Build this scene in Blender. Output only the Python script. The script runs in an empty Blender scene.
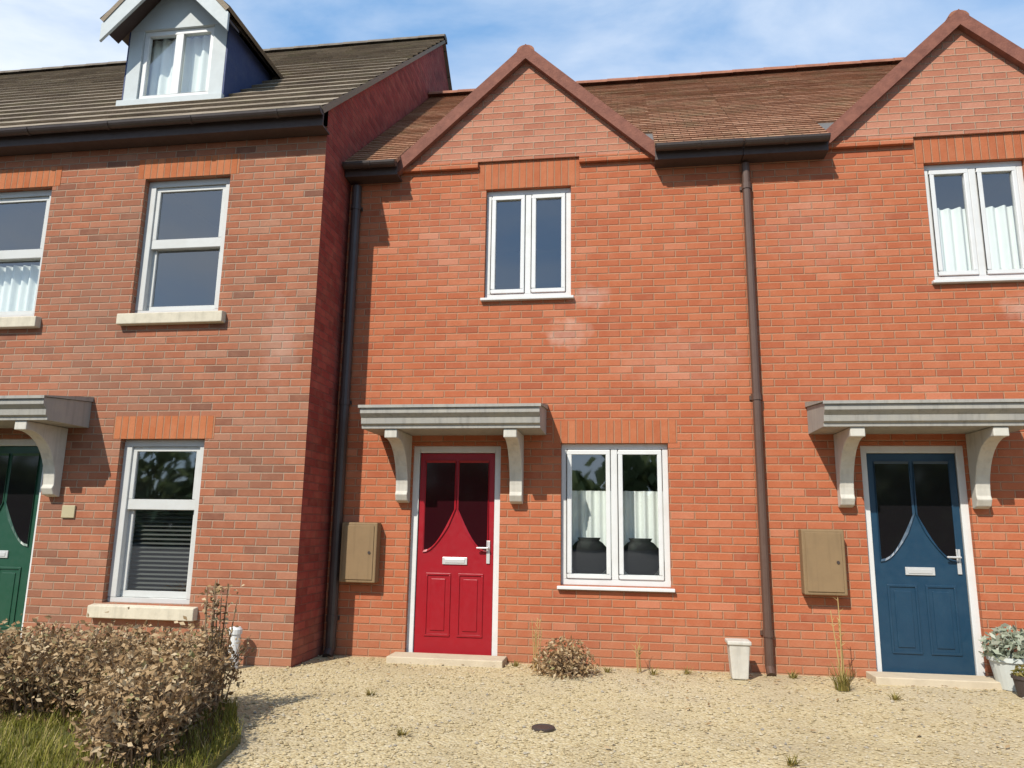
import bpy, math, random
from mathutils import Vector, Matrix
random.seed(7)
R = math.radians
sc = bpy.context.scene
COL = sc.collection
ORG = {}          # world origin of every object (children sit at 0,0,0 under their thing)

# ---------------------------------------------------------------- mesh builder
class MB:
    def __init__(s): s.v=[]; s.f=[]; s.uv=[]
    def face(s, pts, uv=None):
        pts=[Vector(p) for p in pts]
        i=len(s.v); s.v+=pts; s.f.append(list(range(i,i+len(pts))))
        if uv is None:
            n=Vector((0,0,0))
            for k in range(len(pts)):
                a=pts[k]; b=pts[(k+1)%len(pts)]; n+=a.cross(b)
            ax=max(range(3),key=lambda k:abs(n[k]))
            if ax==1: uv=[(p.x,p.z) for p in pts]
            elif ax==0: uv=[(p.y,p.z) for p in pts]
            else: uv=[(p.x,p.y) for p in pts]
        s.uv.append(uv)
    def box(s,x0,x1,y0,y1,z0,z1):
        s.hexa([(x0,y0,z0),(x1,y0,z0),(x1,y1,z0),(x0,y1,z0),(x0,y0,z1),(x1,y0,z1),(x1,y1,z1),(x0,y1,z1)])
    def hexa(s,p):
        for q in ((0,3,2,1),(4,5,6,7),(0,1,5,4),(1,2,6,5),(2,3,7,6),(3,0,4,7)): s.face([p[i] for i in q])
    def prism(s,poly,a,b,axis):
        """poly: 2d outline, extruded from a to b along axis ('x': poly=(y,z), 'y': poly=(x,z), 'z': poly=(x,y))"""
        def P(q,t):
            return {'x':(t,q[0],q[1]),'y':(q[0],t,q[1]),'z':(q[0],q[1],t)}[axis]
        A=[P(q,a) for q in poly]; B=[P(q,b) for q in poly]
        s.face(A[::-1]); s.face(B)
        n=len(poly)
        for i in range(n):
            j=(i+1)%n; s.face([A[i],A[j],B[j],B[i]])
    def tube(s,p0,p1,r0,r1=None,n=12,caps=True):
        p0=Vector(p0);p1=Vector(p1);r1=r0 if r1 is None else r1
        d=(p1-p0).normalized(); a=d.orthogonal().normalized(); b=d.cross(a)
        A=[p0+(a*math.cos(t)+b*math.sin(t))*r0 for t in [2*math.pi*i/n for i in range(n)]]
        B=[p1+(a*math.cos(t)+b*math.sin(t))*r1 for t in [2*math.pi*i/n for i in range(n)]]
        for i in range(n):
            j=(i+1)%n; s.face([A[i],A[j],B[j],B[i]])
        if caps: s.face(A[::-1]); s.face(B)
    def lathe(s,prof,c,n=24):
        """prof: (r,z) list from bottom to top"""
        rings=[[Vector((c[0]+r*math.cos(2*math.pi*i/n),c[1]+r*math.sin(2*math.pi*i/n),c[2]+z)) for i in range(n)] for r,z in prof]
        for k in range(len(rings)-1):
            for i in range(n):
                j=(i+1)%n; s.face([rings[k][i],rings[k][j],rings[k+1][j],rings[k+1][i]])
    def ring(s,outer,inner,y0,y1):
        """rectangular frame in the XZ plane; outer/inner=(x0,x1,z0,z1)"""
        a,b,c,d=outer; e,f,g,h=inner
        s.box(a,b,y0,y1,c,g); s.box(a,b,y0,y1,h,d); s.box(a,e,y0,y1,g,h); s.box(f,b,y0,y1,g,h)
    def build(s,name,m,parent=None,loc=None,bevel=0,smooth=False):
        org=ORG[parent.name] if parent else Vector(loc or (0,0,0))
        me=bpy.data.meshes.new(name)
        me.from_pydata([tuple(p-org) for p in s.v],[],s.f)
        ul=me.uv_layers.new(name='UVMap'); k=0
        flat=[]
        for u in s.uv:
            for q in u: flat+= [q[0],q[1]]
        ul.data.foreach_set('uv',flat)
        if smooth: me.polygons.foreach_set('use_smooth',[True]*len(me.polygons))
        me.materials.append(m)
        o=bpy.data.objects.new(name,me); COL.objects.link(o)
        if parent: o.parent=parent
        else: o.location=org
        ORG[o.name]=org
        if bevel or smooth:
            import bmesh
            bm=bmesh.new(); bm.from_mesh(me); bmesh.ops.remove_doubles(bm,verts=bm.verts,dist=1e-5); bm.to_mesh(me); bm.free()
        if bevel:
            md=o.modifiers.new('bevel','BEVEL'); md.width=bevel; md.segments=2; md.limit_method='ANGLE'; md.angle_limit=R(40)
        return o
def empty(name,loc,label,cat,group=None):
    o=bpy.data.objects.new(name,None); COL.objects.link(o); o.location=loc; o.empty_display_size=.2
    ORG[o.name]=Vector(loc); return tag(o,label,cat,group)
def tag(o,label=None,cat=None,group=None,kind=None):
    if label: o['label']=label
    if cat: o['category']=cat
    if group: o['group']=group
    if kind: o['kind']=kind
    return o

# ---------------------------------------------------------------- materials
class NT:
    def __init__(s,name):
        s.m=bpy.data.materials.new(name); s.m.use_nodes=True; s.t=s.m.node_tree; s.t.nodes.clear()
        s.out=s.n('ShaderNodeOutputMaterial')
    def n(s,typ,**k):
        x=s.t.nodes.new(typ)
        for a,b in k.items(): setattr(x,a,b)
        return x
    def l(s,a,b): s.t.links.new(a,b)
    def put(s,sock,v):
        if isinstance(v,bpy.types.NodeSocket): s.l(v,sock)
        elif v is not None: sock.default_value=v
    def math(s,op,a,b=None,c=None):
        x=s.n('ShaderNodeMath',operation=op)
        for i,v in enumerate((a,b,c)):
            if v is not None: s.put(x.inputs[i],v)
        return x.outputs[0]
    def mix(s,f,a,b,blend='MIX'):
        x=s.n('ShaderNodeMix',data_type='RGBA',blend_type=blend)
        s.put(x.inputs[0],f); s.put(x.inputs[6],c4(a)); s.put(x.inputs[7],c4(b)); return x.outputs[2]
    def noise(s,scale,detail=4,vec=None,rough=.55):
        x=s.n('ShaderNodeTexNoise'); x.inputs['Scale'].default_value=scale; x.inputs['Detail'].default_value=detail; x.inputs['Roughness'].default_value=rough
        if vec is not None: s.l(vec,x.inputs['Vector'])
        return x.outputs['Fac']
    def ramp(s,f,stops,interp='LINEAR'):
        x=s.n('ShaderNodeValToRGB'); x.color_ramp.interpolation=interp
        e=x.color_ramp.elements
        while len(e)<len(stops): e.new(.5)
        for q,(p,c) in zip(e,stops): q.position=p; q.color=c4(c)
        s.l(f,x.inputs[0]); return x.outputs[0]
    def rng(s,f,a,b,c=0,d=1):
        x=s.n('ShaderNodeMapRange'); s.put(x.inputs[0],f)
        for i,v in enumerate((a,b,c,d)): x.inputs[i+1].default_value=v
        return x.outputs[0]
    def pos(s): return s.n('ShaderNodeNewGeometry').outputs['Position']
    def uvw(s):
        x=s.n('ShaderNodeUVMap'); x.uv_map='UVMap'; return x.outputs[0]
    def bsdf(s,col,rough=.8,bump=None,bd=.01,bs=1,metal=0,spec=.5,coat=0):
        p=s.n('ShaderNodeBsdfPrincipled'); s.put(p.inputs['Base Color'],c4(col) if not isinstance(col,bpy.types.NodeSocket) else col)
        s.put(p.inputs['Roughness'],rough); p.inputs['Metallic'].default_value=metal; p.inputs['Specular IOR Level'].default_value=spec
        p.inputs['Coat Weight'].default_value=coat
        if bump is not None:
            b=s.n('ShaderNodeBump'); b.inputs['Distance'].default_value=bd; b.inputs['Strength'].default_value=bs
            s.l(bump,b.inputs['Height']); s.l(b.outputs[0],p.inputs['Normal'])
        s.l(p.outputs[0],s.out.inputs[0]); return s.m
def c4(c):
    if isinstance(c,bpy.types.NodeSocket): return c
    return (c[0],c[1],c[2],1)
def srgb(r,g,b):
    f=lambda v:(v/255/12.92) if v/255<=.04045 else ((v/255+.055)/1.055)**2.4
    return (f(r),f(g),f(b))

def cells(t,bw,bh,offset=.5):
    """brick bond from the UV map in metres: returns per-brick random values, distance to the joint"""
    sp=t.n('ShaderNodeSeparateXYZ'); t.l(t.uvw(),sp.inputs[0])
    vy=t.math('DIVIDE',sp.outputs[1],bh); row=t.math('FLOOR',vy)
    par=t.math('MULTIPLY',t.math('FLOORED_MODULO',row,2.0),offset)
    ux=t.math('ADD',t.math('DIVIDE',sp.outputs[0],bw),par); cx=t.math('FLOOR',ux)
    cmb=t.n('ShaderNodeCombineXYZ'); t.l(cx,cmb.inputs[0]); t.l(row,cmb.inputs[1])
    w=t.n('ShaderNodeTexWhiteNoise',noise_dimensions='3D'); t.l(cmb.outputs[0],w.inputs['Vector'])
    fx=t.math('SUBTRACT',ux,cx); fy=t.math('SUBTRACT',vy,row)
    dx=t.math('MULTIPLY',t.math('MINIMUM',fx,t.math('SUBTRACT',1.0,fx)),bw)
    dy=t.math('MULTIPLY',t.math('MINIMUM',fy,t.math('SUBTRACT',1.0,fy)),bh)
    return w.outputs['Value'],w.outputs['Color'],t.math('MINIMUM',dx,dy),fy

def brick_mat(name,stops,mortar,joint=.0052,stains=(),patch=None,bw=.225,bh=.075,mort_mix=1.0):
    t=NT(name); rnd,rcol,d,fy=cells(t,bw,bh)
    sc_=t.n('ShaderNodeSeparateColor'); t.l(rcol,sc_.inputs[0]); rcol_v=sc_.outputs[2]
    P=t.pos()
    wob=t.math('MULTIPLY',t.math('SUBTRACT',t.noise(70,2,P),.5),.005)
    dd=t.math('ADD',d,wob)
    face=t.rng(dd,joint-.0022,joint+.0022)
    col=t.ramp(rnd,stops)
    fine=t.noise(55,5,P); big=t.noise(.9,4,P); mid=t.noise(7,4,P)
    col=t.mix(t.rng(fine,.35,.8,0,.16),col,(.14,.05,.025))
    col=t.mix(t.rng(mid,.45,.8,0,.16),col,(.60,.32,.19))
    wz=t.n('ShaderNodeSeparateXYZ'); t.l(P,wz.inputs[0]); sp_=t.math('ADD',wz.outputs[2],t.math('MULTIPLY',mid,-.5))
    col=t.mix(t.rng(sp_,-.2,.25,.30,0),col,(.30,.17,.10))          # splash-back dirt at the wall foot
    if patch: col=t.mix(t.rng(big,.46,.68,0,.6),col,patch)
    mc=t.mix(t.noise(14,3,P),mortar,tuple(v*.72 for v in mortar))
    fm=t.math('MULTIPLY',t.math('SUBTRACT',1.0,face),mort_mix)
    col=t.mix(fm,col,mc)
    col=t.mix(t.rng(big,.3,.75,0,.2),col,(.18,.06,.03),'MULTIPLY') if False else col
    for (x,z,rx,rz,a) in stains:      # lime bloom washed out of the joints below sills
        s=t.n('ShaderNodeSeparateXYZ'); t.l(P,s.inputs[0])
        ex=t.math('DIVIDE',t.math('SUBTRACT',s.outputs[0],x),rx); ez=t.math('DIVIDE',t.math('SUBTRACT',s.outputs[2],z),rz)
        rr=t.math('ADD',t.math('POWER',t.math('ABSOLUTE',ex),2.0),t.math('POWER',t.math('ABSOLUTE',ez),2.0))
        rr=t.math('ADD',rr,t.math('MULTIPLY',t.math('SUBTRACT',t.noise(11,4,P),.5),2.4))
        sf=t.math('MULTIPLY',t.rng(rr,.0,1.3,a,0),t.math('ADD',.35,t.math('MULTIPLY',rcol_v,1.1))); col=t.mix(sf,col,(.60,.46,.37))
    h=t.math('ADD',t.math('MULTIPLY',face,.7),t.math('ADD',t.math('MULTIPLY',fine,.3),t.math('MULTIPLY',rnd,.25)))
    return t.bsdf(col,.9,h,.011,.9,spec=.2)

M={}
_or=[(0,(.31,.085,.041)),(.06,(.36,.100,.045)),(.4,(.385,.110,.048)),(.65,(.40,.118,.051)),(.94,(.415,.130,.06)),(1,(.45,.16,.085))]
STAIN=[(-.52,3.2,.24,.16,.34),(-.30,3.58,.22,.12,.26),(3.85,3.35,.30,.15,.32),(.6,2.9,.7,.3,.10),(2.0,4.2,.6,.4,.10),(-1.7,4.2,.6,.5,.08)]
M['brick_orange']=brick_mat('orange_brick',_or,(.45,.265,.16),joint=.0056,stains=STAIN,mort_mix=.72)
M['brick_gable']=brick_mat('pale_gable_brick',[(0,(.34,.125,.075)),(.4,(.39,.155,.092)),(1,(.44,.195,.125))],(.46,.31,.21),mort_mix=.85)
M['brick_multi']=brick_mat('mixed_stock_brick',[(0,(.17,.075,.048)),(.12,(.27,.098,.052)),(.4,(.315,.11,.057)),(.75,(.345,.126,.066)),(1,(.33,.155,.095))],(.42,.29,.20),patch=(.24,.122,.078),stains=[(-3.3,3.0,.2,.5,.15)],mort_mix=.85)
M['brick_soldier_soft']=brick_mat('soft_orange_soldier_brick',[(0,(.36,.105,.044)),(.5,(.40,.122,.051)),(1,(.425,.138,.06))],(.45,.265,.16),bw=.075,bh=10,mort_mix=.72)
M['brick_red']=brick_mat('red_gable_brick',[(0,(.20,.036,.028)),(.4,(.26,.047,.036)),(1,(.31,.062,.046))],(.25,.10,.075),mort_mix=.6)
M['brick_soldier']=brick_mat('orange_soldier_brick',[(0,(.36,.105,.038)),(.5,(.41,.13,.05)),(1,(.44,.155,.066))],(.42,.25,.15),bw=.075,bh=10,mort_mix=.8)

def tile_mat(name,stops,bw,bh,moss=(.2,.19,.1),mossamt=.35,off=.5):
    t=NT(name); rnd,rc,d,fy=cells(t,bw,bh,off); P=t.pos()
    col=t.ramp(rnd,stops)
    col=t.mix(t.rng(t.noise(3,5,P),.5,.72,0,mossamt),col,moss)
    col=t.mix(t.rng(t.noise(60,4,P),.35,.8,0,.4),col,(.03,.024,.018))
    face=t.rng(d,.001,.005)
    col=t.mix(t.math('SUBTRACT',1.0,face),col,(.02,.016,.012))
    h=t.math('ADD',t.math('MULTIPLY',face,.8),t.math('ADD',t.math('MULTIPLY',rnd,.5),t.math('MULTIPLY',t.noise(40,4,P),.4)))
    return t.bsdf(col,.88,h,.012,.8,spec=.25)
M['tile_brown']=tile_mat('red_brown_roof_tile',[(0,(.30,.145,.08)),(.5,(.40,.205,.118)),(1,(.48,.27,.165))],.165,.1,(.30,.24,.13),.5)
M['tile_grey']=tile_mat('grey_brown_roof_tile',[(0,(.19,.146,.104)),(.5,(.255,.20,.142)),(1,(.31,.25,.18))],.3,.32,(.26,.225,.135),.6,.5)
M['ridge_terra']=(lambda t:t.bsdf(t.ramp(t.noise(9,5,t.pos()),[(.3,(.20,.075,.04)),(.7,(.32,.13,.07))]),.85,t.noise(60,3,t.pos()),.004))(NT('terracotta_ridge'))
M['verge']=(lambda t:t.bsdf(t.ramp(t.noise(14,5,t.pos()),[(.3,(.15,.052,.032)),(.7,(.23,.085,.052))]),.85,t.noise(60,3,t.pos()),.004))(NT('verge_tile'))
M['ridge_grey']=(lambda t:t.bsdf(t.ramp(t.noise(9,5,t.pos()),[(.3,(.11,.085,.065)),(.7,(.18,.15,.11))]),.85,t.noise(60,3,t.pos()),.004))(NT('grey_ridge'))

def paint(name,c,rough=.4,dirt=(.35,.32,.26),amt=.12,spec=.5,scale=6,bump=.0008,streak=.0):
    t=NT(name); P=t.pos()
    col=t.mix(t.rng(t.noise(scale,6,P,.65),.45,.8,0,amt),c,dirt)
    if streak:
        mp=t.n('ShaderNodeMapping'); t.l(P,mp.inputs['Vector']); mp.inputs['Scale'].default_value=(22,22,1.3)
        col=t.mix(t.rng(t.noise(1,4,mp.outputs[0]),.5,.75,0,streak),col,tuple(v*.45 for v in c))
    f=t.noise(120,3,P)
    return t.bsdf(col,t.rng(t.noise(20,3,P),.2,.8,rough-.08,rough+.12),f,bump,.5,spec=spec)
M['white']=paint('white_plastic',(.60,.60,.575),.4,(.42,.39,.33),.3)
M['sash_paint']=paint('aged_white_sash_paint',(.50,.50,.47),.5,(.36,.34,.29),.35)
M['dull_lead']=paint('dull_lead',(.11,.10,.09),.65,(.18,.15,.12),.5)
M['cream']=paint('cream_cast_stone',(.56,.50,.38),.85,(.25,.22,.16),.45,.2,9,.003,.3)
M['black_plastic']=paint('black_plastic',(.045,.031,.026),.45,(.09,.08,.07),.3)
M['brown_pipe']=paint('brown_plastic',(.085,.045,.03),.5,(.12,.08,.055),.35)
M['dark_wood']=paint('dark_stained_wood',(.05,.030,.024),.6,(.08,.06,.05),.3)
M['red_door']=paint('red_door_paint',(.28,.007,.013),.36,(.21,.012,.016),.3,.35)
M['blue_door']=paint('blue_door_paint',(.009,.038,.072),.36,(.03,.08,.12),.25)
M['green_door']=paint('green_door_paint',(.010,.058,.030),.38,(.02,.06,.035),.25)
M['steel']=(lambda t:t.bsdf((.60,.59,.56),.35,metal=.35))(NT('satin_steel'))
M['lead']=paint('weathered_lead',(.30,.285,.25),.6,(.42,.38,.30),.6,.3,5,.003,.45)
M['offwhite']=paint('weathered_offwhite_paint',(.52,.49,.42),.6,(.30,.25,.18),.4,.3,7,.002,.35)
M['meter']=paint('beige_meter_box',(.225,.148,.075),.7,(.15,.10,.055),.4,.25,6,.001,.3)
M['lead_dark']=paint('dark_lead_cladding',(.035,.048,.115),.6,(.09,.10,.14),.4,.3)
M['dormer_white']=paint('grey_white_timber',(.44,.47,.46),.55,(.32,.33,.31),.3,.3)
M['plaster']=paint('room_plaster',(.32,.30,.27),.9,(.25,.22,.2),.2,.1)
M['net']=paint('net_curtain',(.84,.86,.81),.95,(.6,.62,.58),.2,.05)
M['terracotta']=paint('terracotta_pot',(.34,.14,.07),.8,(.4,.28,.2),.4,.2)
M['pot_grey']=paint('pale_glazed_pot',(.52,.54,.50),.4,(.35,.35,.3),.3)
M['pot_dark']=paint('dark_pot',(.05,.035,.03),.6,(.1,.08,.06),.3)
M['soil']=paint('soil',(.09,.055,.032),.95,(.17,.11,.06),.6,.1,12,.02)
M['dark_screen']=paint('dark_glaze',(.006,.006,.006),.55,(.012,.012,.012),.2,.2)
M['blind']=paint('dark_blind',(.10,.10,.09),.6,(.14,.13,.11),.3)
M['number']=paint('cream_plaque',(.40,.34,.20),.5,(.3,.25,.15),.3)
M['step']=paint('pale_stone_step',(.50,.42,.30),.9,(.32,.26,.18),.5,.2,8,.004)

def glass_mat(name,tint,boost):
    t=NT(name)
    g=t.n('ShaderNodeNewGeometry'); dt=t.n('ShaderNodeVectorMath',operation='DOT_PRODUCT')
    t.l(g.outputs['Normal'],dt.inputs[0]); t.l(g.outputs['Incoming'],dt.inputs[1])
    sch=t.math('POWER',t.math('SUBTRACT',1.0,t.math('ABSOLUTE',dt.outputs['Value'])),5.0)   # Schlick, same from both sides
    f=t.math('MINIMUM',t.math('MULTIPLY',t.math('ADD',.04,t.math('MULTIPLY',sch,.96)),boost),1.0)
    gl=t.n('ShaderNodeBsdfGlossy'); gl.inputs['Roughness'].default_value=.02; gl.inputs['Color'].default_value=(.95,.97,1,1)
    b=t.n('ShaderNodeBump'); b.inputs['Distance'].default_value=.02; b.inputs['Strength'].default_value=.12
    t.l(t.noise(1.6,1,t.pos()),b.inputs['Height']); t.l(b.outputs[0],gl.inputs['Normal'])
    tr=t.n('ShaderNodeBsdfTransparent'); tr.inputs['Color'].default_value=c4(tint)
    mx=t.n('ShaderNodeMixShader'); t.l(f,mx.inputs[0]); t.l(tr.outputs[0],mx.inputs[1]); t.l(gl.outputs[0],mx.inputs[2])
    t.l(mx.outputs[0],t.out.inputs[0]); return t.m
M['glass']=glass_mat('window_glass',(.93,.96,.95),4.3)
M['glass_red']=(lambda t:t.bsdf((.022,.003,.005),.08,spec=.4))(NT('dark_red_obscure_glass'))
M['glass_dark']=(lambda t:t.bsdf((.008,.007,.008),.06,spec=.5))(NT('dark_obscure_glass'))

def leaf_mat(name,stops,rough=.7,scale=30):
    t=NT(name)
    g=t.n('ShaderNodeNewGeometry')
    col=t.ramp(g.outputs['Random Per Island'],stops)
    p=t.n('ShaderNodeBsdfPrincipled'); t.l(col,p.inputs['Base Color']); p.inputs['Roughness'].default_value=rough; p.inputs['Specular IOR Level'].default_value=.2
    tl=t.n('ShaderNodeBsdfTranslucent'); t.l(col,tl.inputs[0])
    mx=t.n('ShaderNodeMixShader'); mx.inputs[0].default_value=.25; t.l(p.outputs[0],mx.inputs[1]); t.l(tl.outputs[0],mx.inputs[2])
    t.l(mx.outputs[0],t.out.inputs[0]); return t.m
M['twig']=leaf_mat('dry_twig',[(0,(.17,.11,.06)),(.5,(.30,.20,.12)),(1,(.42,.31,.2))],.85)
M['dry_leaf']=leaf_mat('dry_brown_leaf',[(0,(.15,.085,.038)),(.25,(.30,.19,.09)),(.7,(.43,.30,.16)),(.93,(.54,.42,.26)),(1,(.22,.21,.07))])
M['grass']=leaf_mat('grass_blade',[(0,(.10,.11,.015)),(.5,(.21,.20,.028)),(.8,(.30,.25,.06)),(1,(.42,.33,.14))])
M['weed']=leaf_mat('weed_leaf',[(0,(.10,.10,.02)),(.6,(.20,.16,.04)),(1,(.36,.27,.10))])
M['sage']=leaf_mat('grey_green_leaf',[(0,(.22,.25,.17)),(.6,(.36,.39,.29)),(1,(.5,.5,.4))])
M['straw']=leaf_mat('straw_stem',[(0,(.40,.26,.09)),(1,(.58,.42,.19))])
M['tree_leaf']=leaf_mat('tree_leaf',[(0,(.16,.22,.09)),(1,(.34,.42,.20))])

def gravel_mat():
    t=NT('buff_gravel'); P=t.pos()
    v=t.n('ShaderNodeTexVoronoi'); v.inputs['Scale'].default_value=55; t.l(P,v.inputs['Vector'])
    sp=t.n('ShaderNodeSeparateColor'); t.l(v.outputs['Color'],sp.inputs[0])
    col=t.ramp(sp.outputs[0],[(0,(.43,.33,.175)),(.35,(.485,.39,.215)),(.7,(.525,.43,.25)),(1,(.57,.485,.32))])
    col=t.mix(t.rng(t.noise(1.1,5,P),.46,.72,0,.6),col,(.30,.235,.14))
    col=t.mix(t.rng(t.noise(.55,3,P),.5,.68,0,.4),col,(.55,.47,.33))
    col=t.mix(t.rng(v.outputs['Distance'],.45,.95,0,.5),col,(.2,.15,.085))
    h=t.math('SUBTRACT',1.0,v.outputs['Distance'])
    return t.bsdf(col,.95,h,.009,.8,spec=.15)
M['gravel']=gravel_mat()
M['pebble']=leaf_mat('pebble',[(0,(.36,.28,.155)),(.3,(.47,.375,.21)),(.7,(.535,.435,.26)),(.95,(.52,.45,.33)),(1,(.28,.25,.21))],.9)
M['turf']=(lambda t:t.bsdf(t.ramp(t.noise(6,5,t.pos()),[(.3,(.07,.07,.016)),(.55,(.13,.12,.025)),(.75,(.17,.12,.05))]),.95,t.noise(60,4,t.pos()),.02))(NT('turf'))
M['asphalt']=(lambda t:t.bsdf(t.ramp(t.noise(80,4,t.pos()),[(.3,(.04,.04,.04)),(.7,(.075,.073,.07))]),.9,t.noise(200,3,t.pos()),.004))(NT('asphalt'))

# ---------------------------------------------------------------- building helpers
def wall_with_holes(mb,x0,x1,z0,z1,y,holes,depth):
    """front face at y with real openings and reveals `depth` deep"""
    xs=sorted({x0,x1}|{h[0] for h in holes}|{h[1] for h in holes}); zs=sorted({z0,z1}|{h[2] for h in holes}|{h[3] for h in holes})
    for i in range(len(xs)-1):
        for k in range(len(zs)-1):
            cx=(xs[i]+xs[i+1])/2; cz=(zs[k]+zs[k+1])/2
            if any(h[0]<cx<h[1] and h[2]<cz<h[3] for h in holes): continue
            mb.face([(xs[i],y,zs[k]),(xs[i+1],y,zs[k]),(xs[i+1],y,zs[k+1]),(xs[i],y,zs[k+1])])
    for a,b,c,d in holes:
        Y=y+depth
        mb.face([(a,y,c),(a,Y,c),(a,Y,d),(a,y,d)]); mb.face([(b,Y,c),(b,y,c),(b,y,d),(b,Y,d)])
        mb.face([(a,Y,d),(b,Y,d),(b,y,d),(a,y,d)]); mb.face([(a,y,c),(b,y,c),(b,Y,c),(a,Y,c)])

def slope(mb,p,along,up,L,Hh,gauge,lift=.014,thick=.03,uoff=0.0,wob=.002,voff=0.0):
    """tiled slope in stepped courses: p=eave corner, unit vectors along/up, length L, slope height Hh"""
    p=Vector(p); a=Vector(along).normalized(); u=Vector(up).normalized(); n=a.cross(u).normalized()
    if n.z<0: n=-n
    k=0; s=0.0
    seg=max(1,int(L/.5))
    while s<Hh-1e-6:
        e=min(s+gauge,Hh)
        offs=[lift+random.uniform(-wob,wob) for _ in range(seg+1)]
        for q in range(seg):
            l0=L*q/seg; l1=L*(q+1)/seg
            A=p+a*l0+u*s+n*offs[q]; B=p+a*l1+u*s+n*offs[q+1]
            C=p+a*l1+u*e; D=p+a*l0+u*e
            uv=[(l0+uoff,s+voff+.001),(l1+uoff,s+voff+.001),(l1+uoff,e+voff-.001),(l0+uoff,e+voff-.001)]
            mb.face([A,B,C,D],uv)
            A2=A-n*thick; B2=B-n*thick
            mb.face([A2,B2,B,A],[(l0+uoff,s+voff+.02)]*2+[(l1+uoff,s+voff+.03)]*2)
        s=e
    # end edges and underside
    A=p; B=p+a*L; C=B+u*Hh; D=p+u*Hh
    mb.face([A-n*thick,D-n*thick,C-n*thick,B-n*thick],[(.08,.05)]*4)
    for s0,e0 in ((A,D),(B,C)):
        mb.face([s0-n*thick,s0+n*lift*.6,e0+n*.0,e0-n*thick],[(.08,.05)]*4)

def ridge_caps(mb,p,d,L,r=.12,drop=.03):
    p=Vector(p); d=Vector(d).normalized(); side=d.cross(Vector((0,0,1))).normalized()
    n=max(1,round(L/.45)); sl=L/n
    for i in range(n):
        a=p+d*(i*sl); b=p+d*((i+1)*sl+.012); rr0=r*1.03; rr1=r*.97
        pts0=[];pts1=[]
        for k in range(9):
            t=math.pi*k/8
            o=lambda rr: side*(math.cos(t)*rr)+Vector((0,0,math.sin(t)*rr*.75-drop))
            pts0.append(a+o(rr0)); pts1.append(b+o(rr1))
        for k in range(8): mb.face([pts0[k],pts0[k+1],pts1[k+1],pts1[k]])
        mb.face(pts0); mb.face(pts1[::-1])

def casement(house,x0,x1,z0,z1,ywall,rec=.055,fw=.055,label=None):
    """two light uPVC casement"""
    y0=ywall+rec; f=MB(); f.ring((x0,x1,z0,z1),(x0+fw,x1-fw,z0+fw,z1-fw),y0,y0+.065)
    xm=(x0+x1)/2; f.box(xm-.032,xm+.032,y0,y0+.065,z0+fw,z1-fw)
    w=f.build('window',M['white'],house,bevel=.006)
    for a,b in ((x0+fw,xm-.032),(xm+.032,x1-fw)):
        s=MB(); g=.006; sw=.05
        s.ring((a+g,b-g,z0+fw+g,z1-fw-g),(a+sw,b-sw,z0+fw+sw,z1-fw-sw),y0-.014,y0+.045)
        s.build('sash',M['white'],w,bevel=.008)
        p=MB(); yp=y0+.018
        p.face([(a+sw-.01,yp,z0+fw+sw-.01),(b-sw+.01,yp,z0+fw+sw-.01),(b-sw+.01,yp,z1-fw-sw+.01),(a+sw-.01,yp,z1-fw-sw+.01)])
        p.build('pane',M['glass'],w)
    s=MB(); s.prism([(ywall-.05,z0-.035),(ywall-.05,z0-.008),(ywall+rec+.05,z0+.0),(ywall+rec+.05,z0-.035)],x0-.03,x1+.03,'x')
    s.build('sill',M['white'],w,bevel=.004)
    return w
def sash_window(house,x0,x1,z0,z1,ywall,rail,rec=.07,fw=.085):
    y0=ywall+rec; f=MB(); f.ring((x0,x1,z0,z1),(x0+fw,x1-fw,z0+.045,z1-fw*.8),y0,y0+.12)
    w=f.build('window',M['sash_paint'],house,bevel=.006)
    up=MB(); a,b=x0+fw,x1-fw; sw=.045
    up.ring((a,b,rail-.05,z1-fw*.8),(a+sw,b-sw,rail+.05,z1-fw*.8-sw),y0+.02,y0+.06); up.build('upper_sash',M['sash_paint'],w,bevel=.005)
    lo=MB(); lo.ring((a,b,z0+.045,rail+.035),(a+sw,b-sw,z0+.105,rail-.05),y0+.064,y0+.104); lo.build('lower_sash',M['sash_paint'],w,bevel=.005)
    for (zb,zt,yy) in ((rail+.03,z1-fw*.8-sw+.01,y0+.04),(z0+.095,rail-.04,y0+.084)):
        p=MB(); p.face([(a+sw-.01,yy,zb),(b-sw+.01,yy,zb),(b-sw+.01,yy,zt),(a+sw-.01,yy,zt)]); p.build('pane',M['glass'],w)
    s=MB(); s.prism([(ywall-.075,z0-.13),(ywall-.075,z0-.02),(ywall+rec+.03,z0+.004),(ywall+rec+.03,z0-.13)],x0-.09,x1+.09,'x')
    s.build('sill',M['cream'],w,bevel=.008)
    return w
def soldier(house,x0,x1,z0,y,h=.222,out=.003,mat='brick_soldier'):
    m=MB(); m.box(x0,x1,y-out,y+.05,z0,z0+h); return m.build('lintel',M[mat],house)

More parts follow.
